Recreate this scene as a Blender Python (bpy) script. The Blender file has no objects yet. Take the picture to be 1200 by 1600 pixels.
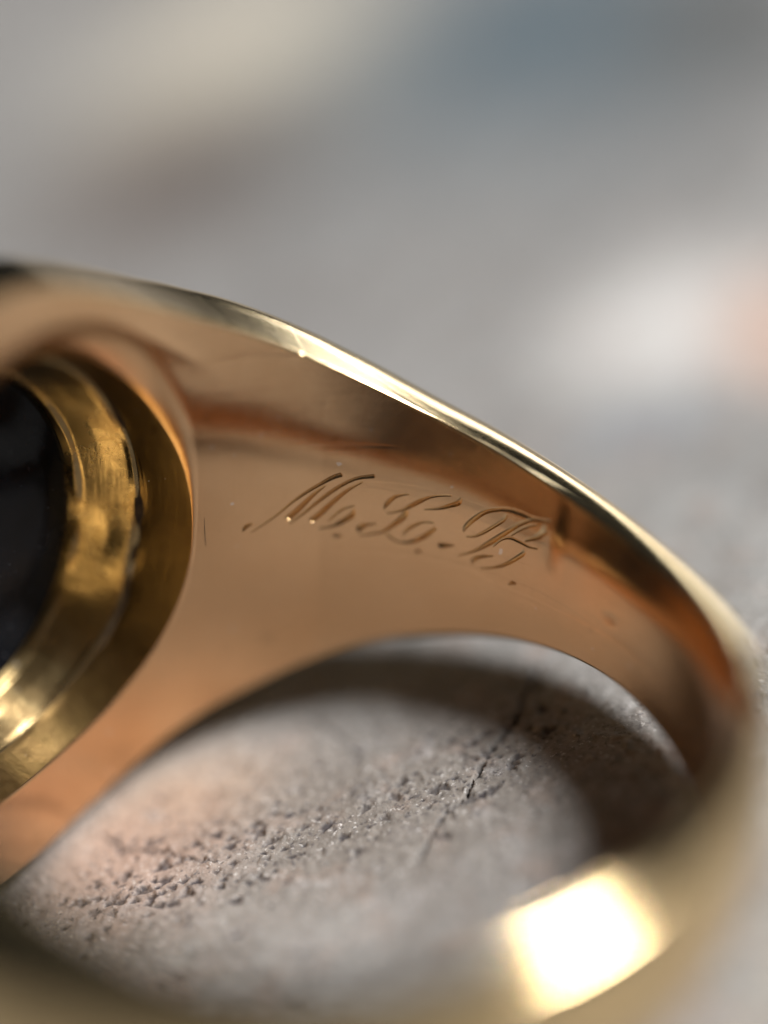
import bpy, math
import numpy as np
from mathutils import Vector, Matrix

# ------------------------------------------------------------------ units
# The ring is laid out in multiples of its inner radius; one such unit is 9 mm.
S = 0.009
# The ring lies on its side: the wide head rests low on the left, the shank is raised towards the far side.
RING_AXES = ((0.959396, 0.0, 0.282062), (-0.047999, 0.985414, 0.163263), (-0.277948, -0.170172, 0.945403))
RING_Z = 0.593237

scene = bpy.context.scene
COL = scene.collection

# ------------------------------------------------------------------ camera
cam_data = bpy.data.cameras.new("camera")
cam = bpy.data.objects.new("camera", cam_data)
COL.objects.link(cam)
cam_r = Vector((0.837956, 0.472481, -0.273113))
cam_u = Vector((-0.073441, 0.593524, 0.801458))
cam_f = Vector((-0.540773, 0.651529, -0.532047))
cam_p = Vector((2.732048, -2.778940, 3.608780)) * S
cam.matrix_world = Matrix(((cam_r.x, cam_u.x, -cam_f.x, cam_p.x),
                           (cam_r.y, cam_u.y, -cam_f.y, cam_p.y),
                           (cam_r.z, cam_u.z, -cam_f.z, cam_p.z),
                           (0, 0, 0, 1)))
cam_data.sensor_fit = 'VERTICAL'
cam_data.sensor_height = 24.0
cam_data.lens = 24.0 * 1.92957
cam_data.clip_start = 0.0005
cam_data.clip_end = 50.0
cam_data.dof.use_dof = True
cam_data.dof.focus_distance = 5.56 * S
cam_data.dof.aperture_fstop = cam_data.lens / (0.84 * S * 1000.0)
scene.camera = cam

# ------------------------------------------------------------------ light
world = bpy.data.worlds.new("World")
scene.world = world
world.use_nodes = True
wb = world.node_tree.nodes["Background"]
wb.inputs["Color"].default_value = (0.80, 0.90, 1.0, 1)
wb.inputs["Strength"].default_value = 0.014


def area_lamp(name, az, el, dist, size, power, color):
    d = bpy.data.lights.new(name, 'AREA')
    d.shape = 'DISK'
    d.size = size
    d.energy = power
    d.color = color
    o = bpy.data.objects.new(name, d)
    COL.objects.link(o)
    a, e = math.radians(az), math.radians(el)
    v = Vector((math.cos(e) * math.cos(a), math.cos(e) * math.sin(a), math.sin(e)))
    o.location = v * dist
    o.rotation_euler = v.to_track_quat('Z', 'Y').to_euler()
    return o


area_lamp("window_light", 26, 42, 0.60, 0.16, 7.4, (1.0, 0.995, 0.985))
area_lamp("low_window_light", 97, 11, 0.70, 0.20, 0.30, (0.93, 0.97, 1.0))

vs = scene.view_settings
vs.view_transform = 'Standard'
vs.look = 'None'
vs.exposure = 0.0
vs.gamma = 1.0
vs.use_curve_mapping = False
scene.cycles.use_denoising = True
scene.cycles.max_bounces = 8
scene.cycles.glossy_bounces = 6
scene.cycles.diffuse_bounces = 3
scene.cycles.use_adaptive_sampling = True
scene.cycles.adaptive_threshold = 0.02


# ------------------------------------------------------------------ helpers
def smooth(a, b, x):
    t = np.clip((x - a) / (b - a), 0, 1)
    return t * t * (3 - 2 * t)


def grid_faces(nu, nv, off=0, close_u=False):
    """quads of a (nu, nv) vertex grid, u-major"""
    iu = np.arange(nu if close_u else nu - 1)
    iv = np.arange(nv - 1)
    U, V = np.meshgrid(iu, iv, indexing='ij')
    U2 = (U + 1) % nu
    f = np.stack([U * nv + V, U2 * nv + V, U2 * nv + V + 1, U * nv + V + 1], -1)
    return f.reshape(-1, 4) + off


def grid_normals(P, close_u=False):
    """unit normals of a (nu, nv, 3) grid by finite differences"""
    if close_u:
        Q = np.concatenate([P[-1:], P, P[:1]], 0)
        du = (Q[2:] - Q[:-2])
    else:
        du = np.gradient(P, axis=0)
    dv = np.gradient(P, axis=1)
    n = np.cross(du, dv)
    return n / np.maximum(np.linalg.norm(n, axis=-1, keepdims=True), 1e-20)


def link(name, me, mat, parent=None):
    o = bpy.data.objects.new(name, me)
    COL.objects.link(o)
    if mat:
        me.materials.append(mat)
    if parent:
        o.parent = parent
    return o


def np_mesh(name, verts, quads, normals=None, smooth_shade=True):
    verts = np.asarray(verts, np.float32).reshape(-1, 3)
    quads = np.asarray(quads, np.int32)
    me = bpy.data.meshes.new(name)
    me.vertices.add(len(verts))
    me.vertices.foreach_set("co", verts.ravel())
    n, k = quads.shape
    me.loops.add(n * k)
    me.loops.foreach_set("vertex_index", quads.ravel())
    me.polygons.add(n)
    me.polygons.foreach_set("loop_start", np.arange(0, n * k, k, dtype=np.int32))
    me.polygons.foreach_set("loop_total", np.full(n, k, np.int32))
    me.update(calc_edges=True)
    me.polygons.foreach_set("use_smooth", np.full(n, smooth_shade))
    if normals is not None:
        nn = np.asarray(normals, np.float32).reshape(-1, 3)
        me.normals_split_custom_set_from_vertices([tuple(v) for v in nn.tolist()])
    me.update()
    return me


def compact(verts, normals, quads):
    used = np.unique(quads)
    remap = np.full(len(verts), -1, np.int64)
    remap[used] = np.arange(len(used))
    return verts[used], normals[used], remap[quads]


class Nodes:
    def __init__(self, name):
        self.mat = bpy.data.materials.new(name)
        self.mat.use_nodes = True
        self.t = self.mat.node_tree
        self.bsdf = self.t.nodes["Principled BSDF"]
        self.tc = self.t.nodes.new("ShaderNodeTexCoord")

    def n(self, kind, **inputs):
        nd = self.t.nodes.new(kind)
        for k, v in inputs.items():
            self.put(nd, k, v)
        return nd

    def put(self, nd, key, v):
        sock = nd.inputs[key]
        if isinstance(v, bpy.types.NodeSocket):
            self.t.links.new(v, sock)
        else:
            sock.default_value = v

    def mapping(self, scale, rot=(0, 0, 0), loc=(0, 0, 0), src=None):
        m = self.n("ShaderNodeMapping", Vector=src or self.tc.outputs["Object"])
        m.inputs["Scale"].default_value = scale
        m.inputs["Rotation"].default_value = rot
        m.inputs["Location"].default_value = loc
        return m.outputs["Vector"]

    def noise(self, vec, scale, detail=4, rough=0.55, dist=0.0):
        return self.n("ShaderNodeTexNoise", Vector=vec, Scale=scale, Detail=detail, Roughness=rough, Distortion=dist).outputs["Fac"]

    def ramp(self, fac, stops, interp='LINEAR'):
        r = self.n("ShaderNodeValToRGB", Fac=fac)
        r.color_ramp.interpolation = interp
        els = r.color_ramp.elements
        while len(els) < len(stops):
            els.new(0.5)
        for e, (p, c) in zip(els, stops):
            e.position = p
            e.color = (*c, 1) if len(c) == 3 else c
        return r.outputs["Color"]

    def math(self, op, a, b=0.0, c=0.0, clamp=False):
        m = self.t.nodes.new("ShaderNodeMath")
        m.operation = op
        m.use_clamp = clamp
        self.put(m, 0, a)
        self.put(m, 1, b)
        self.put(m, 2, c)
        return m.outputs[0]

    def maprange(self, v, a, b, c=0.0, d=1.0, smoothstep=False):
        m = self.t.nodes.new("ShaderNodeMapRange")
        m.interpolation_type = 'SMOOTHSTEP' if smoothstep else 'LINEAR'
        for i, x in enumerate((v, a, b, c, d)):
            self.put(m, i, x)
        return m.outputs[0]

    def mix(self, fac, a, b, mode='MIX'):
        m = self.t.nodes.new("ShaderNodeMix")
        m.data_type = 'RGBA'
        m.blend_type = mode
        self.put(m, 0, fac)
        self.put(m, 6, a)
        self.put(m, 7, b)
        return m.outputs[2]

    def bump(self, height, dist, strength=1.0, normal=None):
        b = self.n("ShaderNodeBump", Height=height, Distance=dist, Strength=strength)
        if normal is not None:
            self.put(b, "Normal", normal)
        return b.outputs["Normal"]


# ------------------------------------------------------------------ materials
def gold(name, base, base2, rough, rough2, grain=1.0, scratch=0.6, tarnish=0.0):
    g = Nodes(name)
    o = g.mapping((1, 1, 1))
    cloud = g.noise(o, 260, 5, 0.6)
    fine = g.noise(o, 2600, 3, 0.6)
    brush = g.noise(g.mapping((1.0, 1.0, 0.10)), 5200, 3, 0.65)
    hair = g.noise(g.mapping((0.25, 0.25, 2.4), rot=(0.35, 0.2, 0)), 1700, 2, 0.5)
    col = g.mix(g.maprange(cloud, 0.35, 0.68), (*base, 1), (*base2, 1))
    spots = g.maprange(g.noise(o, 1500, 2, 0.5), 0.70, 0.78)
    col = g.mix(g.math('MULTIPLY', spots, 0.35), col, (0.30, 0.20, 0.12, 1))
    fleck = g.maprange(g.noise(g.mapping((1, 1, 1), loc=(0.3, 0.1, 0.7)), 4200, 1, 0.4), 0.775, 0.80)
    col = g.mix(g.math('MULTIPLY', fleck, 0.5), col, (0.85, 0.82, 0.78, 1))
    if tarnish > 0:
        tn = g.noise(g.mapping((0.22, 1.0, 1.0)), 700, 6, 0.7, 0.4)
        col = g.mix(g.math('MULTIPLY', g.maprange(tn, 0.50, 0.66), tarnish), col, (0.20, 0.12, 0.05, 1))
    r = g.maprange(g.math('ADD', g.math('MULTIPLY', cloud, 0.6), g.math('MULTIPLY', fine, 0.4)), 0.3, 0.7, rough, rough2)
    g.put(g.bsdf, "Base Color", col)
    g.put(g.bsdf, "Metallic", 1.0)
    g.put(g.bsdf, "Roughness", r)
    h = g.math('ADD', g.math('MULTIPLY', brush, 0.55 * grain), g.math('MULTIPLY', hair, 0.35 * scratch))
    h = g.math('ADD', h, g.math('MULTIPLY', cloud, 0.9 * grain))
    s1 = g.maprange(g.noise(g.mapping((0.10, 0.10, 2.2), rot=(0.25, 0.1, 0)), 900, 2, 0.5, 0.15), 0.655, 0.69)
    s2 = g.maprange(g.noise(g.mapping((0.16, 0.16, 1.8), rot=(-0.5, 0.4, 0.3)), 700, 2, 0.5, 0.1), 0.665, 0.695)
    h = g.math('SUBTRACT', h, g.math('MULTIPLY', g.math('ADD', s1, s2), 0.55 * scratch))
    nrm = g.bump(h, 0.0000055, 1.0)
    if tarnish > 0:
        nrm = g.bump(g.noise(g.mapping((0.08, 1, 1)), 2600, 4, 0.7), 0.000013, 1.0, nrm)
    g.put(g.bsdf, "Normal", nrm)
    return g.mat


M_BAND = gold("band_gold", (0.77, 0.49, 0.275), (0.70, 0.43, 0.23), 0.15, 0.26, scratch=0.9)
M_POLISH = gold("polished_gold", (0.87, 0.67, 0.38), (0.82, 0.61, 0.33), 0.11, 0.17, grain=0.8, scratch=1.2)
M_CUT = gold("cut_gold", (0.94, 0.70, 0.41), (0.88, 0.62, 0.34), 0.14, 0.26, grain=1.2)
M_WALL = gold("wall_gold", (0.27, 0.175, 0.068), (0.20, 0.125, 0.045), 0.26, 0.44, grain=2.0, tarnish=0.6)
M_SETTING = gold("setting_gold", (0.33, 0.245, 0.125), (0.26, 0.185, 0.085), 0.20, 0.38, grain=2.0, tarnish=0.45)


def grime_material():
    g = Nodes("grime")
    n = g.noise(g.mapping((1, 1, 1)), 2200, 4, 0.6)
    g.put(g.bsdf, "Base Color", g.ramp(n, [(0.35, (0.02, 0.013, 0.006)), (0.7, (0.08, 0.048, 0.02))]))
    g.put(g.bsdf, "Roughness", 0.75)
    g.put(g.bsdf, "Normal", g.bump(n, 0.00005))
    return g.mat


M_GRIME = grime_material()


def stone_material():
    g = Nodes("black_stone")
    n = g.noise(g.mapping((1, 1, 1)), 900, 4, 0.6)
    d = g.maprange(g.noise(g.mapping((1, 1, 1)), 5200, 2, 0.5), 0.70, 0.76)
    col = g.ramp(n, [(0.3, (0.003, 0.003, 0.003)), (0.75, (0.006, 0.007, 0.010))])
    col = g.mix(g.math('MULTIPLY', d, 0.5), col, (0.12, 0.13, 0.15, 1))
    g.put(g.bsdf, "Base Color", col)
    g.put(g.bsdf, "Roughness", g.maprange(n, 0.3, 0.7, 0.12, 0.28))
    g.put(g.bsdf, "Specular IOR Level", 0.2)
    g.put(g.bsdf, "Normal", g.bump(n, 0.00002))
    return g.mat


M_STONE = stone_material()

# broad discolorations of the weathered slab: (x, y, radius x, radius y, colour, strength), in ring units
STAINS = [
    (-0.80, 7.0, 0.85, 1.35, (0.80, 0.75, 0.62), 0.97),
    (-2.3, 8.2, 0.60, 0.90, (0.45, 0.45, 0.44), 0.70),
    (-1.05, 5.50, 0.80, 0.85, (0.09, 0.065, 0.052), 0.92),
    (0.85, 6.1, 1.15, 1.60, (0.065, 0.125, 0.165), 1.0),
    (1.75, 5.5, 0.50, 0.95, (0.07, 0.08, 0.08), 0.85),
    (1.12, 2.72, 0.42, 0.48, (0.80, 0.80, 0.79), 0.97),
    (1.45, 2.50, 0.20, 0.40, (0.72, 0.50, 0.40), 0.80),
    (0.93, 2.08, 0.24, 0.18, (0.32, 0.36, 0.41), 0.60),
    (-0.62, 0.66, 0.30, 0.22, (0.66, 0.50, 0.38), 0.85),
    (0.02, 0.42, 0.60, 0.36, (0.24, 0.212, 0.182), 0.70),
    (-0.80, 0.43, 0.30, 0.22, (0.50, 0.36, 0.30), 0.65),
]


def slab_material():
    g = Nodes("weathered_slab")
    o = g.mapping((1, 1, 1))
    big = g.noise(o, 55, 5, 0.6)
    mid = g.noise(g.mapping((1.0, 0.55, 1.0), rot=(0, 0, 0.6)), 420, 6, 0.65)
    fine = g.noise(o, 3400, 5, 0.7)
    col = g.ramp(big, [(0.30, (0.31, 0.315, 0.315)), (0.52, (0.385, 0.395, 0.395)), (0.75, (0.46, 0.472, 0.472))])
    col = g.mix(g.maprange(mid, 0.36, 0.62), g.mix(1.0, col, (0.72, 0.69, 0.67, 1), 'MULTIPLY'), col)
    sep = g.n("ShaderNodeSeparateXYZ", Vector=g.tc.outputs["Object"])
    X0, Y0 = sep.outputs[0], sep.outputs[1]
    X = g.math('ADD', g.math('MULTIPLY', X0, 0.871), g.math('MULTIPLY', Y0, 0.491))      # stains run along the slab's grain
    Y = g.math('SUBTRACT', g.math('MULTIPLY', Y0, 0.871), g.math('MULTIPLY', X0, 0.491))
    wob = g.noise(o, 90, 3, 0.55)
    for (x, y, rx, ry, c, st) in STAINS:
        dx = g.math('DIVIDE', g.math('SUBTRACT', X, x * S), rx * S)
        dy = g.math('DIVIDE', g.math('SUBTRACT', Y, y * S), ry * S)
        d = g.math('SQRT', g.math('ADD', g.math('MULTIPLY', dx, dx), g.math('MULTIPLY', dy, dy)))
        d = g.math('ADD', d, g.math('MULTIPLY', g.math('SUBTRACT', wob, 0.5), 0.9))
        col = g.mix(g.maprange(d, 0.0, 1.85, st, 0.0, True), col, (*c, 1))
    tint = g.noise(o, 700, 4, 0.6)
    col = g.mix(g.maprange(tint, 0.52, 0.70, 0.0, 0.40), col, (0.44, 0.32, 0.26, 1))
    col = g.mix(g.maprange(g.noise(g.mapping((1, 1, 1), loc=(3, 1, 0)), 900, 4, 0.6), 0.55, 0.72, 0.0, 0.6), col, (0.47, 0.47, 0.48, 1))
    col = g.mix(g.maprange(fine, 0.32, 0.68, 0.0, 0.65), g.mix(1.0, col, (0.55, 0.52, 0.50, 1), 'MULTIPLY'), g.mix(1.0, col, (1.25, 1.22, 1.2, 1), 'MULTIPLY'))
    dk = g.maprange(g.noise(o, 6200, 3, 0.6), 0.585, 0.66, 0.0, 0.8)
    lt = g.maprange(g.noise(g.mapping((1, 1, 1), loc=(1, 4, 2)), 7600, 3, 0.6), 0.61, 0.69, 0.0, 0.65)
    col = g.mix(dk, col, (0.10, 0.09, 0.09, 1))
    col = g.mix(lt, col, (0.66, 0.64, 0.62, 1))
    att = g.n("ShaderNodeAttribute")
    att.attribute_name = "pit"
    col = g.mix(g.math('MULTIPLY', att.outputs["Fac"], 0.95), col, (0.03, 0.025, 0.03, 1))
    g.put(g.bsdf, "Base Color", col)
    g.put(g.bsdf, "Roughness", g.maprange(fine, 0.3, 0.7, 0.62, 0.9))
    nb = g.bump(mid, 0.00008, 0.6)
    nb = g.bump(g.noise(o, 6200, 4, 0.65), 0.00005, 0.9, nb)
    g.put(g.bsdf, "Normal", g.bump(fine, 0.00003, 0.8, nb))
    return g.mat


M_SLAB = slab_material()

# ------------------------------------------------------------------ the slab the ring lies on
rng = np.random.default_rng(7)


def axis(fine0, fine1, step, lo, hi, grow=1.18):
    a = list(np.arange(fine0, fine1 + step / 2, step))
    s, x, left = step, a[0], []
    while x > lo:
        s *= grow
        x -= s
        left.append(x)
    s, x, right = step, a[-1], []
    while x < hi:
        s *= grow
        x += s
        right.append(x)
    return np.array(left[::-1] + a + right)


def value_noise(x, y, seed, octaves=4):
    r = np.random.default_rng(seed)
    out = np.zeros(np.broadcast(x, y).shape)
    amp = 1.0
    for k in range(octaves):
        for j in range(5):
            a = r.uniform(0, 2 * np.pi)
            f = 2.0 ** k * r.uniform(0.7, 1.4)
            out = out + amp * 0.3 * np.sin(f * (np.cos(a) * x + np.sin(a) * y) + r.uniform(0, 6.28))
        amp *= 0.55
    return out


gx = axis(-1.35, 1.2, 0.0046, -110, 110)
gy = axis(-0.7, 1.9, 0.0048, -60, 160)
GX, GY = np.meshgrid(gx, gy, indexing='ij')
flat = smooth(0.0, 0.6, np.hypot(GX, GY) - 1.9)
Z = 0.0035 * value_noise(GX * 6, GY * 6, 3, 5) + 0.010 * value_noise(GX * 1.3, GY * 1.3, 4, 3) - 0.022
pit = np.zeros_like(Z)


def stamp(cx, cy, rx, ry, rot, depth, dark):
    R = 1.5 * max(rx, ry)
    i0, i1 = np.searchsorted(gx, [cx - R, cx + R])
    j0, j1 = np.searchsorted(gy, [cy - R, cy + R])
    if i1 - i0 < 2 or j1 - j0 < 2:
        return
    dx, dy = GX[i0:i1, j0:j1] - cx, GY[i0:i1, j0:j1] - cy
    c, s = math.cos(rot), math.sin(rot)
    u, v = (c * dx + s * dy) / rx, (-s * dx + c * dy) / ry
    ang = np.arctan2(v, u)
    q = np.hypot(u, v) * (1 + 0.22 * np.sin(3 * ang + cx * 90) + 0.12 * np.sin(5 * ang + cy * 70))
    m = 1 - smooth(0.45, 1.05, q)
    Z[i0:i1, j0:j1] -= depth * m
    pit[i0:i1, j0:j1] = np.maximum(pit[i0:i1, j0:j1], dark * m)


for k in range(300):
    x, y = rng.uniform(-1.3, 1.2), rng.uniform(-0.65, 1.85)
    r = 0.004 + 0.011 * rng.random() ** 4
    stamp(x, y, r * rng.uniform(0.9, 1.7), r, rng.normal(0.5, 0.5), 0.003 + 0.25 * r, rng.uniform(0.3, 1.0))
for k in range(300):    # a denser belt of pits across the inside of the ring
    x = rng.uniform(-1.0, 0.15)
    y = 0.60 + 0.80 * x + rng.normal(0.0, 0.15)
    r = 0.004 + 0.015 * rng.random() ** 3.2
    stamp(x, y, r * rng.uniform(0.9, 1.9), r, rng.normal(0.6, 0.4), 0.003 + 0.25 * r, rng.uniform(0.6, 1.0))
for k in range(70):     # larger dark pits towards the head
    x, y = rng.uniform(-1.0, -0.35), rng.uniform(-0.22, 0.22)
    r = 0.006 + 0.011 * rng.random() ** 2
    stamp(x, y, r * rng.uniform(1.0, 2.0), r, rng.normal(0.7, 0.3), 0.004 + 0.25 * r, rng.uniform(0.8, 1.0))
for k in range(1500):   # raised grains
    x, y = rng.uniform(-1.3, 1.2), rng.uniform(-0.65, 1.85)
    r = 0.007 + 0.012 * rng.random() ** 2
    stamp(x, y, r * rng.uniform(0.8, 1.5), r, rng.uniform(0, 3), -0.3 * r, 0.0)


def crack(points, width, depth, seed):
    r = np.random.default_rng(seed)
    P = np.array(points, float)
    for a, b in zip(P[:-1], P[1:]):
        L = np.hypot(*(b - a))
        n = max(2, int(L / 0.009))
        ang = math.atan2(b[1] - a[1], b[0] - a[0])
        for t in np.linspace(0, 1, n):
            c = a + (b - a) * t + r.normal(0, 0.004, 2)
            w = width * r.uniform(0.5, 1.3)
            stamp(c[0], c[1], r.uniform(0.008, 0.018), w, ang + r.normal(0, 0.35), depth, r.uniform(0.3, 0.95))


CRACKS = [
    ([(-0.03, 1.0), (-0.015, 0.87), (0.005, 0.76), (-0.015, 0.66), (-0.01, 0.57), (0.0, 0.46)], 0.0070, 0.022, 1),
    ([(0.0, 0.46), (-0.03, 0.36), (-0.02, 0.2)], 0.0045, 0.012, 2),
    ([(-0.015, 0.62), (-0.06, 0.60), (-0.10, 0.61)], 0.004, 0.01, 3),
    ([(-1.05, 0.06), (-0.93, 0.03), (-0.80, 0.045), (-0.72, 0.03), (-0.62, 0.05)], 0.0045, 0.01, 4),
    ([(-0.65, 0.66), (-0.52, 0.60), (-0.42, 0.55)], 0.004, 0.008, 5),
]
for c in CRACKS:
    crack(*c)
Z = Z * (1 - flat) + flat * (-0.02 + 0.02 * value_noise(GX * 0.8, GY * 0.8, 9, 2) * 0.5)
slab_v = np.stack([GX, GY, np.minimum(Z, -0.001)], -1) * S
slab_me = np_mesh("ground", slab_v, grid_faces(len(gx), len(gy)))
at = slab_me.attributes.new("pit", 'FLOAT', 'POINT')
at.data.foreach_set("value", pit.astype(np.float32).ravel())
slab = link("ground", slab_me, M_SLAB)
slab["kind"] = "structure"
slab["label"] = "weathered grey and pinkish stone surface with dark pits and a crack"

# ------------------------------------------------------------------ the ring
ring = bpy.data.objects.new("signet_ring", None)
COL.objects.link(ring)
ring.empty_display_size = 0.004
ring.rotation_euler = Matrix(RING_AXES).to_euler()
ring.location = (0, 0, RING_Z * S)
ring["label"] = "gold signet ring lying on its side with script initials engraved inside the band"
ring["category"] = "ring"

EDGE = 0.008
KNOT = np.radians([0, 35, 70, 105, 140, 180])
KW = np.array([0.2793, 0.2454, 0.2263, 0.3765, 0.6462, 0.9109])
KM = np.gradient(KW, KNOT)
KM[0] = KM[-1] = 0


def half_width(th):
    """half the band's width at angle th from the back of the shank (cubic through KW)"""
    t = np.abs((th + np.pi) % (2 * np.pi) - np.pi)
    i = np.clip(np.searchsorted(KNOT, t, side='right') - 1, 0, len(KNOT) - 2)
    h = KNOT[i + 1] - KNOT[i]
    s = (t - KNOT[i]) / h
    return ((2 * s ** 3 - 3 * s ** 2 + 1) * KW[i] + (s ** 3 - 2 * s ** 2 + s) * h * KM[i]
            + (-2 * s ** 3 + 3 * s ** 2) * KW[i + 1] + (s ** 3 - s ** 2) * h * KM[i + 1])


HH = float(half_width(np.array(math.pi)))


def comfort(thd, w):
    """the inner face swells gently towards its middle line"""
    h = half_width(np.radians(thd)) - EDGE
    v = np.clip(np.abs(w) / h, 0, 1)
    t = np.clip((v - 0.30) / 0.48, 0, 1)
    g = np.where(v > 0.78, 0.24 + (v - 0.78), 0.48 * (t ** 3 - t ** 4 / 2))
    g = np.where(w < 0, 0.0, g)
    return -0.30 * np.minimum(h, 0.5) * (0.46 - g)


def inner_drop(thd):
    """how far the lower edge of the inner face lies inside the nominal bore"""
    return 0.138 * np.minimum(half_width(np.radians(thd)) - EDGE, 0.5)


def lower(thd, w):
    """the lower half of the band is a touch narrower"""
    return np.where(w < 0, w * (1 - 0.60 * inner_drop(thd) / half_width(np.radians(thd))), w)


def bumps(thd, w):
    """small radial unevenness of the hand-finished inner face (thd in degrees)"""
    h = half_width(np.radians(thd)) - EDGE
    d = 0.0016 * np.sin(thd * 0.11 + 3.0 * w) * np.sin(5.2 * w + 0.05 * thd)
    d = d + 0.0008 * np.sin(thd * 0.27 + 1.0) * np.cos(9 * w - 0.4)
    d = d + 0.0032 * np.exp(-((thd - 81.3 - 3 * w) / 1.3) ** 2) * smooth(0.0, 0.12, w)               # ridge of the sizing joint
    d = d - 0.0020 * np.exp(-((thd - 78.4 - 3 * w) / 2.6) ** 2) * smooth(-0.1, 0.12, w)
    d = d + 0.0018 * np.exp(-((thd - 68.0) / 1.3) ** 2 - ((w + 0.02) / 0.016) ** 2)
    d = d - 0.012 * np.exp(-(((thd - 151) / 6.0) ** 2) - ((w - 0.645 - 0.012 * (thd - 151)) / 0.03) ** 2) * 0.5
    return d * (1 - np.clip(np.abs(w) / h, 0, 1) ** 6)


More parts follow.
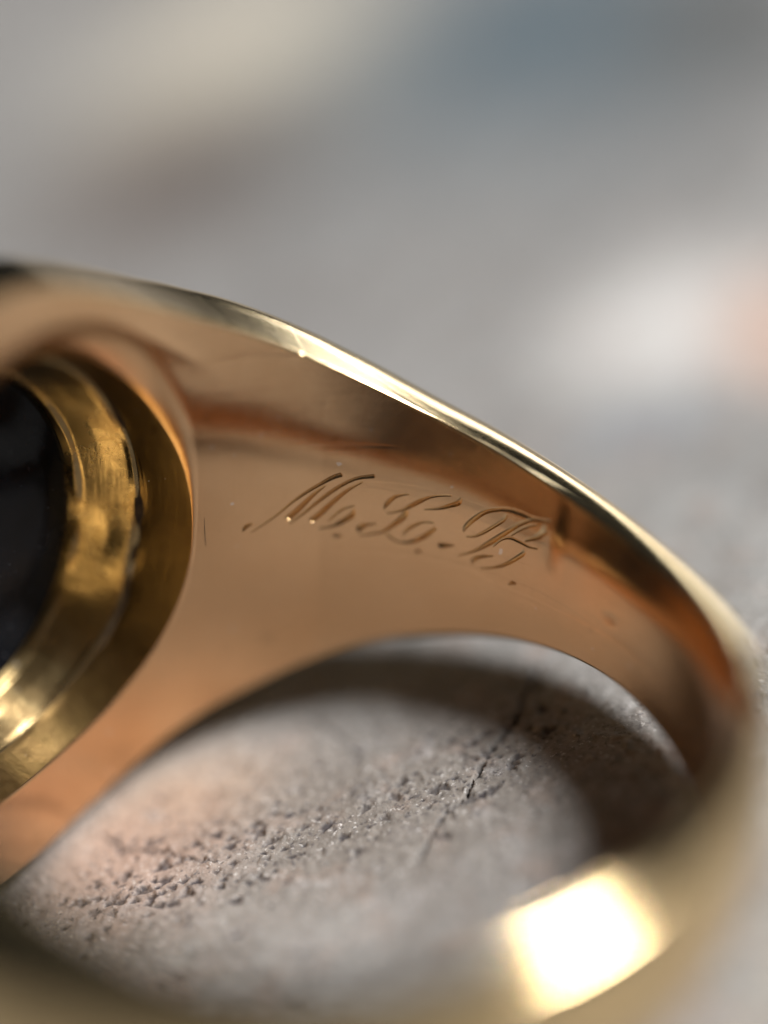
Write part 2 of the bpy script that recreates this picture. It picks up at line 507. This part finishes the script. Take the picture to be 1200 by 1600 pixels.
STROKES = {
  'M': [
    [(136.5, 0.0089, -0.087, -0.00148), (135.83, 0.0243, -0.208, -0.00533), (134.7, 0.0332, -0.044, -0.00167)],
    [(134.89, 0.0045, -0.052, -0.00161), (132.76, 0.0276, -0.067, -0.00195), (130.32, 0.059, -0.097, -0.00245), (127.91, 0.0967, -0.116, -0.00287), (125.73, 0.1265, -0.14, -0.00395), (123.34, 0.1551, -0.146, -0.0045), (121.17, 0.1789, -0.155, -0.00574), (119.48, 0.191, -0.145, -0.00665)],
    [(122.22, 0.1532, -0.069, -0.00162), (124.16, 0.1225, -0.188, -0.00394), (126.31, 0.081, -0.301, -0.00615), (128.59, 0.0411, -0.317, -0.00688)],
    [(128.12, 0.0268, -0.056, -0.00149), (125.81, 0.0591, -0.126, -0.00309), (123.65, 0.0944, -0.167, -0.00391), (121.49, 0.1273, -0.175, -0.00459), (119.12, 0.1581, -0.14, -0.00456), (116.76, 0.1802, -0.087, -0.00488), (113.89, 0.1913, -0.072, -0.00629)],
    [(115.84, 0.1693, -0.05, -0.00144), (118.4, 0.137, -0.156, -0.00402), (120.53, 0.1014, -0.249, -0.00535), (122.67, 0.0621, -0.303, -0.00662), (124.37, 0.0343, -0.311, -0.00718)],
    [(121.31, 0.0357, -0.084, -0.00182), (119.55, 0.0668, -0.103, -0.00263), (118.25, 0.0807, -0.049, -0.00219), (116.93, 0.0883, -0.027, -0.0017)],
    [(117.0, 0.0751, -0.146, -0.0008), (117.28, 0.0551, -0.339, -0.00603), (119.01, 0.0319, -0.196, -0.00652), (120.76, 0.0159, -0.058, -0.00347), (123.0, 0.0092, -0.018, -0.00178)],
  ],
  'L': [
    [(111.79, 0.0862, -0.08, -0.00076), (111.32, 0.1044, -0.28, -0.00415), (110.18, 0.1275, -0.164, -0.0047), (108.81, 0.1393, -0.044, -0.00283), (107.69, 0.1446, -0.017, -0.00169)],
    [(111.21, 0.0718, -0.021, -0.00172), (109.66, 0.0805, -0.043, -0.00265), (108.29, 0.0926, -0.094, -0.00367), (107.11, 0.108, -0.184, -0.00575), (105.6, 0.128, -0.171, -0.00583), (104.08, 0.1448, -0.073, -0.00373), (102.37, 0.1558, -0.025, -0.00259), (100.46, 0.1629, -0.01, -0.00163)],
    [(98.76, 0.1616, -0.221, -0.00121), (99.1, 0.1455, -0.303, -0.00625), (100.62, 0.1291, -0.132, -0.00611), (102.34, 0.1138, -0.047, -0.00398), (104.78, 0.1022, -0.012, -0.00173)],
    [(107.82, 0.087, -0.316, -0.0029), (108.37, 0.0664, -0.423, -0.00601), (109.52, 0.0426, -0.278, -0.0059), (110.86, 0.0203, -0.172, -0.00473), (112.05, 0.0056, -0.078, -0.0037), (113.79, -0.0052, -0.033, -0.00278), (115.9, -0.0137, -0.017, -0.00178)],
    [(116.21, 0.0028, -0.145, -0.00213), (115.8, 0.0138, -0.316, -0.0087), (114.6, 0.0259, -0.075, -0.0045), (113.03, 0.0325, -0.018, -0.00175)],
    [(111.24, 0.0019, 0.051, -0.00153), (110.22, -0.0109, 0.113, -0.0035), (109.29, -0.0217, 0.084, -0.00272)],
    [(109.28, -0.0235, 0.003, -0.00192), (107.5, -0.0221, -0.036, -0.00468), (105.76, -0.008, -0.16, -0.00614), (104.07, 0.0172, -0.258, -0.00606), (102.67, 0.0451, -0.203, -0.00392)],
    [(108.24, 0.0075, -0.087, -0.00153), (107.33, 0.0275, -0.17, -0.00375), (106.15, 0.0451, -0.112, -0.00399), (104.78, 0.0583, -0.027, -0.00273), (103.01, 0.0629, -0.003, -0.00178)],
  ],
  'B': [
    [(97.78, 0.0557, -0.138, -0.00087), (97.31, 0.0762, -0.306, -0.00352), (95.93, 0.1084, -0.28, -0.00513), (94.2, 0.1385, -0.18, -0.00569), (92.22, 0.1554, -0.079, -0.00524), (90.39, 0.165, -0.013, -0.00542), (88.28, 0.1668, 0.044, -0.00606), (86.1, 0.165, 0.02, -0.00428), (84.2, 0.1702, -0.016, -0.00307), (82.71, 0.1763, -0.013, -0.00143)],
    [(90.56, 0.1476, -0.211, -0.00104), (91.02, 0.128, -0.245, -0.00298), (92.58, 0.0976, -0.184, -0.00372), (94.36, 0.0659, -0.138, -0.00368), (95.81, 0.0472, -0.051, -0.0029), (97.13, 0.0399, -0.011, -0.00174)],
    [(98.41, -0.0339, -0.032, -0.00161), (96.65, -0.016, -0.063, -0.00255), (94.83, 0.0084, -0.147, -0.00418), (93.04, 0.0386, -0.273, -0.0059), (91.26, 0.0728, -0.285, -0.00556), (89.84, 0.0996, -0.242, -0.00473), (88.26, 0.1288, -0.19, -0.00404), (86.54, 0.1537, -0.122, -0.00351), (85.13, 0.1661, -0.038, -0.00148)],
    [(89.18, 0.0894, -0.059, -0.00113), (87.76, 0.1163, -0.107, -0.00226), (86.35, 0.1373, -0.085, -0.00251), (84.93, 0.1519, -0.038, -0.00132)],
    [(83.52, 0.1586, -0.359, 0.00094), (83.53, 0.1374, -0.533, -0.00243), (84.7, 0.1123, -0.219, -0.00494), (86.56, 0.0887, -0.042, -0.00159)],
    [(92.22, 0.0324, -0.066, -0.001), (90.82, 0.0646, -0.092, -0.00231), (89.32, 0.0794, 0.002, -0.00417), (87.51, 0.0786, 0.068, -0.00428), (85.66, 0.0751, 0.036, -0.00304), (84.05, 0.0813, 0.006, -0.00179)],
    [(86.58, 0.0596, -0.198, 0.00048), (86.68, 0.0443, -0.32, -0.00287), (88.12, 0.0144, -0.228, -0.00442), (89.94, -0.0179, -0.149, -0.00436), (91.81, -0.0407, -0.048, -0.00294), (94.09, -0.0579, -0.017, -0.00172)],
    [(95.7, -0.05, -0.126, -0.00022), (95.49, -0.034, -0.265, -0.00389), (94.31, -0.0164, -0.096, -0.0051), (92.05, 0.0015, -0.02, -0.00167)],
  ],
  'd1': [
    [(120.41, -0.0173, 0.003, -0.00514), (119.66, -0.018, -0.013, -0.00514), (118.83, -0.0167, -0.01, -0.00181)],
  ],
  'd2': [
    [(105.82, -0.0488, -0.019, -0.00477), (105.34, -0.0472, -0.011, -0.00478), (104.68, -0.0456, -0.002, -0.00182)],
  ],
  'd3': [
    [(101.84, -0.0076, 0.108, -0.00709), (101.16, -0.0101, -0.009, -0.00904), (99.15, 0.0005, -0.012, -0.00175)],
  ],
  'd4': [
    [(88.72, -0.0811, -0.058, -0.00172), (88.04, -0.0709, -0.072, -0.00581), (87.24, -0.0679, 0.006, -0.00184)],
  ],
}
NICKS = [(143.46, 0.0758, 143.07, -0.0304, 0.00145), (146.61, -0.0993, 145.18, -0.0961, 0.00145), (147.09, -0.1241, 145.53, -0.1216, 0.00127), (147.69, -0.1575, 146.61, -0.1577, 0.00145)]


def catmull(P, n=7):
    P = np.array(P, float)
    Q = np.concatenate([2 * P[:1] - P[1:2], P, 2 * P[-1:] - P[-2:-1]])
    out = []
    for i in range(1, len(Q) - 2):
        for t in np.linspace(0, 1, n, endpoint=False):
            a, b, c, d = Q[i - 1], Q[i], Q[i + 1], Q[i + 2]
            out.append(0.5 * (2 * b + (c - a) * t + (2 * a - 5 * b + 4 * c - d) * t * t + (3 * b - a - 3 * c + d) * t ** 3))
    out.append(P[-1])
    return np.array(out)


# --- inner face between the shank's back and the head, with the engraving cut into it
TH0, TH1 = 82.0, 137.0           # degrees, range of the finely gridded panel
W0, W1 = -0.125, 0.205
SEAM = 140.6
th_axis = np.concatenate([np.linspace(0, TH0, 150, endpoint=False), np.linspace(TH0, TH1, 760, endpoint=False), np.linspace(TH1, SEAM, 12)])
NP_ = 250
lowv, midv, topv = np.linspace(0, 1, 40, endpoint=False), np.linspace(0, 1, NP_, endpoint=False), np.linspace(0, 1, 50)


def rows(thd):
    """w of every row at angle thd; the panel keeps its height, the strips beside it stretch"""
    def at(h):
        return np.concatenate([-h + (W0 + h) * lowv, W0 + (W1 - W0) * midv, W1 + (h - W1) * topv])
    h = half_width(np.radians(thd)) - EDGE
    if thd >= TH0:
        return at(h)
    h0 = half_width(np.radians(TH0)) - EDGE
    return at(h0) * (h / h0)


TA = np.repeat(th_axis[:, None], len(lowv) + len(midv) + len(topv), 1)
WA = np.stack([rows(t) for t in th_axis])
depth = np.zeros_like(TA)
owner = np.full(TA.shape, -1)
names = list(STROKES)
iP0, iP1 = np.searchsorted(th_axis, [TH0, TH1])
jP0, jP1 = len(lowv), len(lowv) + len(midv)
dth, dw = (TH1 - TH0) / 760, (W1 - W0) / NP_
for ki, key in enumerate(names):
    for st in STROKES[key]:
        C = catmull(st, 9)
        for a, b in zip(C[:-1], C[1:]):
            m = np.abs(np.stack([a, b]))[:, 2:].max(0) * 1.6 + (0.25, 0.005)
            lo_, hi_ = np.minimum(a, b)[:2] - m, np.maximum(a, b)[:2] + m
            i0 = max(iP0, iP0 + int((lo_[0] - TH0) / dth)); i1 = min(iP1, iP0 + int((hi_[0] - TH0) / dth) + 2)
            j0 = max(jP0, jP0 + int((lo_[1] - W0) / dw)); j1 = min(jP1, jP0 + int((hi_[1] - W0) / dw) + 2)
            if i1 <= i0 or j1 <= j0:
                continue
            k = math.radians(1)
            px, py = (TA[i0:i1, j0:j1] - a[0]) * k, WA[i0:i1, j0:j1] - a[1]
            tx, ty = (b[0] - a[0]) * k, b[1] - a[1]
            hx, hy = (a[2] + b[2]) * 0.5 * k, (a[3] + b[3]) * 0.5
            det = tx * hy - ty * hx
            if abs(det) < 1e-12:
                continue
            al = (px * hy - py * hx) / det
            ac = (tx * py - ty * px) / det
            inside = (al > -0.12) & (al < 1.12) & (np.abs(ac) < 1)
            half = math.hypot(hx, hy)
            prof = np.where(ac < 0.45, (ac + 1) / 1.45, (1 - ac) / 0.55)       # a slanted burin cut: wide facet, steep wall
            dep = np.where(inside, prof * min(0.85 * half, 0.0070) + 0.0005, 0)
            sub = depth[i0:i1, j0:j1]
            better = dep > sub
            owner[i0:i1, j0:j1][better] = ki
            sub[better] = dep[better]
# soften by one cell so that the cuts have no stair steps
for _ in range(1):
    d2 = depth.copy()
    d2[1:-1, 1:-1] = (4 * depth[1:-1, 1:-1] + depth[:-2, 1:-1] + depth[2:, 1:-1] + depth[1:-1, :-2] + depth[1:-1, 2:]) / 8
    depth = d2
RA = 1 + comfort(TA, WA) + bumps(TA, WA) + depth
ca, sa = np.cos(np.radians(TA)), np.sin(np.radians(TA))
PA = np.stack([RA * ca, RA * sa, lower(TA, WA)], -1)
NA = -grid_normals(PA)            # towards the finger
FA = grid_faces(*TA.shape)[:, ::-1]
fo = owner.ravel()[FA].max(1)
cut = (depth.ravel()[FA].max(1) > 0.0004) & (fo >= 0)

# --- the other half of the shank's inner face
tb = np.linspace(-SEAM, 0, 200)
TB = np.repeat(tb[:, None], 41, 1)
WB = np.linspace(-1, 1, 41)[None] * (half_width(np.radians(tb)) - EDGE)[:, None]
RB = 1 + comfort(TB, WB) + bumps(TB, WB)
PB = np.stack([RB * np.cos(np.radians(TB)), RB * np.sin(np.radians(TB)), lower(TB, WB)], -1)
NB = -grid_normals(PB)
FB = grid_faces(*TB.shape)[:, ::-1]

# --- inner face of the head, around the oval opening behind the stone
AY, AW, CW, HN = 0.566, 0.655, 0.058, 2.2
AMAX = math.radians(180 - SEAM)


def inside_hole(a, w):
    return (np.abs(np.sin(a)) / AY) ** HN + (np.abs(w - CW) / AW) ** HN - 1


n1 = 130
s_ = np.linspace(-1, 1, n1, endpoint=False)
box = np.concatenate([np.stack([np.full(n1, 1.0), s_], -1), np.stack([-s_, np.full(n1, 1.0)], -1),
                      np.stack([np.full(n1, -1.0), -s_], -1), np.stack([s_, np.full(n1, -1.0)], -1)])
box = box * (AMAX, 1.0)
cen = np.array([0.0, CW / (HH - EDGE)])


def head_aw(q):
    a = q[..., 0]
    return a, q[..., 1] * (half_width(math.pi - a) - EDGE)


lo_t, hi_t = np.zeros(len(box)), np.ones(len(box))
for _ in range(50):
    mid_t = (lo_t + hi_t) / 2
    g = inside_hole(*head_aw(cen + (box - cen) * mid_t[:, None]))
    lo_t = np.where(g < 0, mid_t, lo_t)
    hi_t = np.where(g < 0, hi_t, mid_t)
hole_q = cen + (box - cen) * lo_t[:, None]
lev = np.linspace(0, 1, 46) ** 1.7
Q = hole_q[:, None] + (box - hole_q)[:, None] * lev[None, :, None]
aH, wH = head_aw(Q)
dist_h = np.hypot(aH - aH[:, :1], wH - wH[:, :1])
phi = np.arctan2(wH[:, 0] - CW, aH[:, 0])            # direction seen from the opening's centre
lipw = 0.012 + 0.110 * np.exp(-((phi - 0.95) / 0.52) ** 2)
lipd = 0.005 + 0.062 * np.exp(-((phi - 0.95) / 0.52) ** 2)
lip = lipd[:, None] * np.clip(1 - dist_h / lipw[:, None], 0, 1) ** 2
RH = 1 + comfort(180 - np.degrees(aH), wH) + bumps(180 - np.degrees(aH), wH) + lip
PH = np.stack([-RH * np.cos(aH), RH * np.sin(aH), lower(180 - np.degrees(aH), wH)], -1)
NH = grid_normals(PH, True)
FH = grid_faces(*aH.shape, close_u=True)
mid_n = NH.reshape(-1, 3)[len(NH.reshape(-1, 3)) // 3]
flip = np.sum(NH * np.stack([-np.cos(aH), np.sin(aH), 0 * aH], -1), -1).mean() > 0
if flip:
    NH = -NH
    FH = FH[:, ::-1]

# --- side faces and domed outside of the whole hoop
to = np.linspace(-180, 180, 720, endpoint=False)
tr = np.radians(to)
kk = (1 - np.cos(tr)) / 2
T_OUT = 0.088 + 0.382 * kk ** 1.6
WOB = sum(np.sin(m_ * tr + 1.7 * m_ * m_) / m_ ** 0.5 for m_ in (5, 9, 14, 23, 37, 51)) * 0.05
SIDE = 0.014 + 0.20 * smooth(0.60, 0.97, kk)
DROP = 0.006 + 0.010 * smooth(0.70, 0.95, kk)
HW = half_width(tr)
FLAT = smooth(12, 32, to) * (1 - smooth(66, 108, to))        # crisper, squarer edge left by the file beside the sizing joint
SIDE = (SIDE + 0.012 * FLAT) * (1 + WOB)
DROP = DROP * (1 - FLAT)
prof = []
for a in np.linspace(0, 90, 9):                         # inner corner
    c, s = math.cos(math.radians(a)), math.sin(math.radians(a))
    prof.append((EDGE * (1 - c) + 0 * tr, HW - EDGE + EDGE * s))
for a in np.linspace(0, 1, 6)[1:]:                      # flat side
    prof.append((EDGE + (SIDE - EDGE) * a, HW - DROP * a))
for a in np.linspace(0, 90, 30)[1:]:                    # dome
    c, s = math.cos(math.radians(a)), math.sin(math.radians(a))
    prof.append((SIDE + (T_OUT - SIDE) * s ** (0.80 + 0.05 * FLAT), (HW - DROP) * c ** (0.70 - 0.26 * FLAT)))
prof = prof + [(p[0], -p[1]) for p in prof[-2::-1]]
nlow = (len(prof) - 1) // 2
drop_in = inner_drop(to)
RO = np.stack([1 + p[0] - (drop_in * np.clip(1 - p[0] / T_OUT, 0, 1) if i_ > nlow else 0) for i_, p in enumerate(prof)], 1)
WO = np.stack([p[1] + 0 * tr for p in prof], 1)
fade = np.stack([np.clip(1 - p[0] / SIDE, 0, 1) for p in prof], 1)       # only the inner corner is drawn in, the outer edge keeps its width
WO = WO + (lower(to[:, None], WO) - WO) * fade
XO, YO = RO * np.cos(tr)[:, None], RO * np.sin(tr)[:, None]
XO = np.where(XO < -1.30, -1.30 - 0.12 * np.tanh((-1.30 - XO) / 0.12), XO)    # flattened top of the head
PO = np.stack([XO, YO, WO], -1)
NO = grid_normals(PO, True)
FO = grid_faces(*RO.shape, close_u=True)
if np.sum(NO[:, len(prof) // 2, :2] * np.stack([np.cos(tr), np.sin(tr)], -1), -1).mean() < 0:
    NO = -NO
    FO = FO[:, ::-1]

va = PA.reshape(-1, 3)
na = NA.reshape(-1, 3)
parts_v, parts_n, parts_f, off = [], [], [], 0     # the last part, the outside, is polished
for v, n, f in ((va, na, FA[~cut]), (PB.reshape(-1, 3), NB.reshape(-1, 3), FB), (PH.reshape(-1, 3), NH.reshape(-1, 3), FH), (PO.reshape(-1, 3), NO.reshape(-1, 3), FO)):
    v, n, f = compact(v, n, f)
    parts_v.append(v); parts_n.append(n); parts_f.append(f + off)
    off += len(v)
band = link("band", np_mesh("band", np.concatenate(parts_v) * S, np.concatenate(parts_f), np.concatenate(parts_n)), M_BAND, ring)
band.data.materials.append(M_POLISH)
n_in = sum(len(f) for f in parts_f[:3])
mi = np.zeros(n_in + len(parts_f[3]), np.int32)
mi[n_in:] = 1
band.data.polygons.foreach_set("material_index", mi)

LETTER_LABEL = {'M': "engraved script letter M with slanted strokes", 'L': "engraved script letter L with looped foot",
                'B': "engraved script letter B nearest the shank",
                'd1': "engraved full stop after the M", 'd2': "engraved full stop after the L",
                'd3': "engraved wedge between the L and the B", 'd4': "engraved full stop below the B"}
for ki, key in enumerate(names):
    f = FA[cut & (fo == ki)]
    if len(f) == 0:
        continue
    v, n, f = compact(va, na, f)
    nm = "engraved_letter" if key in 'MLB' else "engraved_dot"
    o = link(nm, np_mesh(nm, v * S, f, n), M_CUT, band)
    o["label"] = LETTER_LABEL[key]

# --- the setting: stepped wall of the opening, seen from behind
rim = PH[:, 0].copy()                                   # loop of the opening's edge
ctr = np.array([0, 0, CW])
side = np.abs(np.sin(aH[:, 0])) / AY                    # 0 at top and bottom of the oval, 1 at its ends


def loop(inset, d_end, d_side, wob=0.0, seed=0, ends=1.0):
    inset = inset + (inset * ends - inset) * side ** 2
    k = 1 - inset
    r = np.random.default_rng(seed)
    ang = np.arctan2(rim[:, 2] - CW, rim[:, 1])
    q = sum(r.normal(0, 1) * np.sin(m * ang + r.uniform(0, 6.28)) for m in range(3, 16)) * wob
    p = rim.copy()
    p[:, 1] = rim[:, 1] * (k + q)
    p[:, 2] = CW + (rim[:, 2] - CW) * (k + q) - 0.35 * inset * np.clip((rim[:, 2] - CW) / AW, 0, 1)
    p[:, 0] = rim[:, 0] - (d_end + (d_side - d_end) * side ** 2)
    return p


def loft(name, loops, mat, parent, sub=5, closed=False):
    L = [np.asarray(l) for l in loops]
    out = []
    for a, b in zip(L[:-1], L[1:]):
        for t in np.linspace(0, 1, sub, endpoint=False):
            out.append(a + (b - a) * t)
    out.append(L[-1])
    P = np.stack(out, 1)
    f = grid_faces(P.shape[0], P.shape[1], close_u=True)
    return link(name, np_mesh(name, P.reshape(-1, 3) * S, f), mat, parent)


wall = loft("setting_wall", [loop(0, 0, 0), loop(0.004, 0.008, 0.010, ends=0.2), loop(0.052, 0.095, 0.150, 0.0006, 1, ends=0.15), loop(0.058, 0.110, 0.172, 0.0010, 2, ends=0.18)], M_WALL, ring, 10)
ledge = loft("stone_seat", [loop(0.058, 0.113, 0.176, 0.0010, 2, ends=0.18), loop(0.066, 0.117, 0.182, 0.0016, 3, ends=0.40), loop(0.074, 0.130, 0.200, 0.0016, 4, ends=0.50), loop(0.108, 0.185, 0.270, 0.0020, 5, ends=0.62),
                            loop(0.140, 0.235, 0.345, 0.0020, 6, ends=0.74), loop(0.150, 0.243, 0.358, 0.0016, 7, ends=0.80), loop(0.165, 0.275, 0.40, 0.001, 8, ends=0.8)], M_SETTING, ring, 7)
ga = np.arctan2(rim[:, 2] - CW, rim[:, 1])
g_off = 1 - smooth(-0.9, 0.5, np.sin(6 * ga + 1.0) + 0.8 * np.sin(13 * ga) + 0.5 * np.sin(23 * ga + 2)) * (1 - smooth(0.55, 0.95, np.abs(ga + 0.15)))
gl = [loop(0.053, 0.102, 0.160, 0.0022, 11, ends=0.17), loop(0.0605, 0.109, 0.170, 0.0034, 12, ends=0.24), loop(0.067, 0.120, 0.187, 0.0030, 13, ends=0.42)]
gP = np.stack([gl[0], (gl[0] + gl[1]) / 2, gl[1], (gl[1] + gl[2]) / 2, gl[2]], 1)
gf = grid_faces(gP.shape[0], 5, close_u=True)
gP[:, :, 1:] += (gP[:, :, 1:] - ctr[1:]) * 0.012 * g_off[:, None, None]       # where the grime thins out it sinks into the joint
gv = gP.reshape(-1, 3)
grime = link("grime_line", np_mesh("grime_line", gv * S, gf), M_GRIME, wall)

# the stone: a flat-backed black oval with a low dome outside
back0 = loop(0.158, 0.262, 0.385, ends=0.8)
back1 = loop(0.30, 0.29, 0.52)
back1[:, 0] = 0.65 * (rim[:, 0] - 0.33) + 0.35 * -1.26
back2 = ctr + (rim - ctr) * 0.25
back2[:, 0] = -1.26
back3 = ctr + (rim - ctr) * 0.001
back3[:, 0] = -1.26
girdle = loop(0.158, 0, 0, ends=0.8)
girdle[:, 0] = -1.44
fr = []
for k_, x_ in ((0.86, -1.50), (0.72, -1.56), (0.45, -1.61), (0.2, -1.63), (0.001, -1.635)):
    p = ctr + (rim - ctr) * k_
    p[:, 0] = x_
    fr.append(p)
stone = loft("gemstone", [back3, back2, back1, back0, girdle] + fr, M_STONE, ring, 6)
stone["label"] = "black polished oval stone seen from its back"
b0 = ctr + (rim - ctr) * 1.04; b0[:, 0] = -1.10
b1 = ctr + (rim - ctr) * 1.03; b1[:, 0] = -1.50
b2 = ctr + (rim - ctr) * 0.96; b2[:, 0] = -1.53
b3 = ctr + (rim - ctr) * 0.87; b3[:, 0] = -1.50
loft("bezel", [b0, b1, b2, b3], M_SETTING, ring, 4)

# --- fine nicks beside the opening
def nick(t0, w0, t1, w1, width, seed):
    r = np.random.default_rng(seed)
    s = np.linspace(0, 1, 14)
    td = t0 + (t1 - t0) * s + 0.05 * np.sin(3 * s + seed)
    ww = w0 + (w1 - w0) * s
    hw = width * np.sin(np.pi * np.clip(s * 0.96 + 0.02, 0, 1)) ** 0.6 * r.uniform(0.7, 1.2, 14)
    P = []
    for k_ in (-1, 0, 1):
        ang = np.radians(td + np.degrees(k_ * hw))
        rho = 1 + comfort(td, ww) + bumps(td, ww) - (0.0002 if k_ else 0.0009)
        P.append(np.stack([rho * np.cos(ang), rho * np.sin(ang), lower(td, ww)], -1))
    P = np.stack(P, 1)
    return link("nick", np_mesh("nick", P.reshape(-1, 3) * S, grid_faces(14, 3)), M_GRIME, band)


for i_, a_ in enumerate(NICKS):
    nick(*a_, seed=i_)
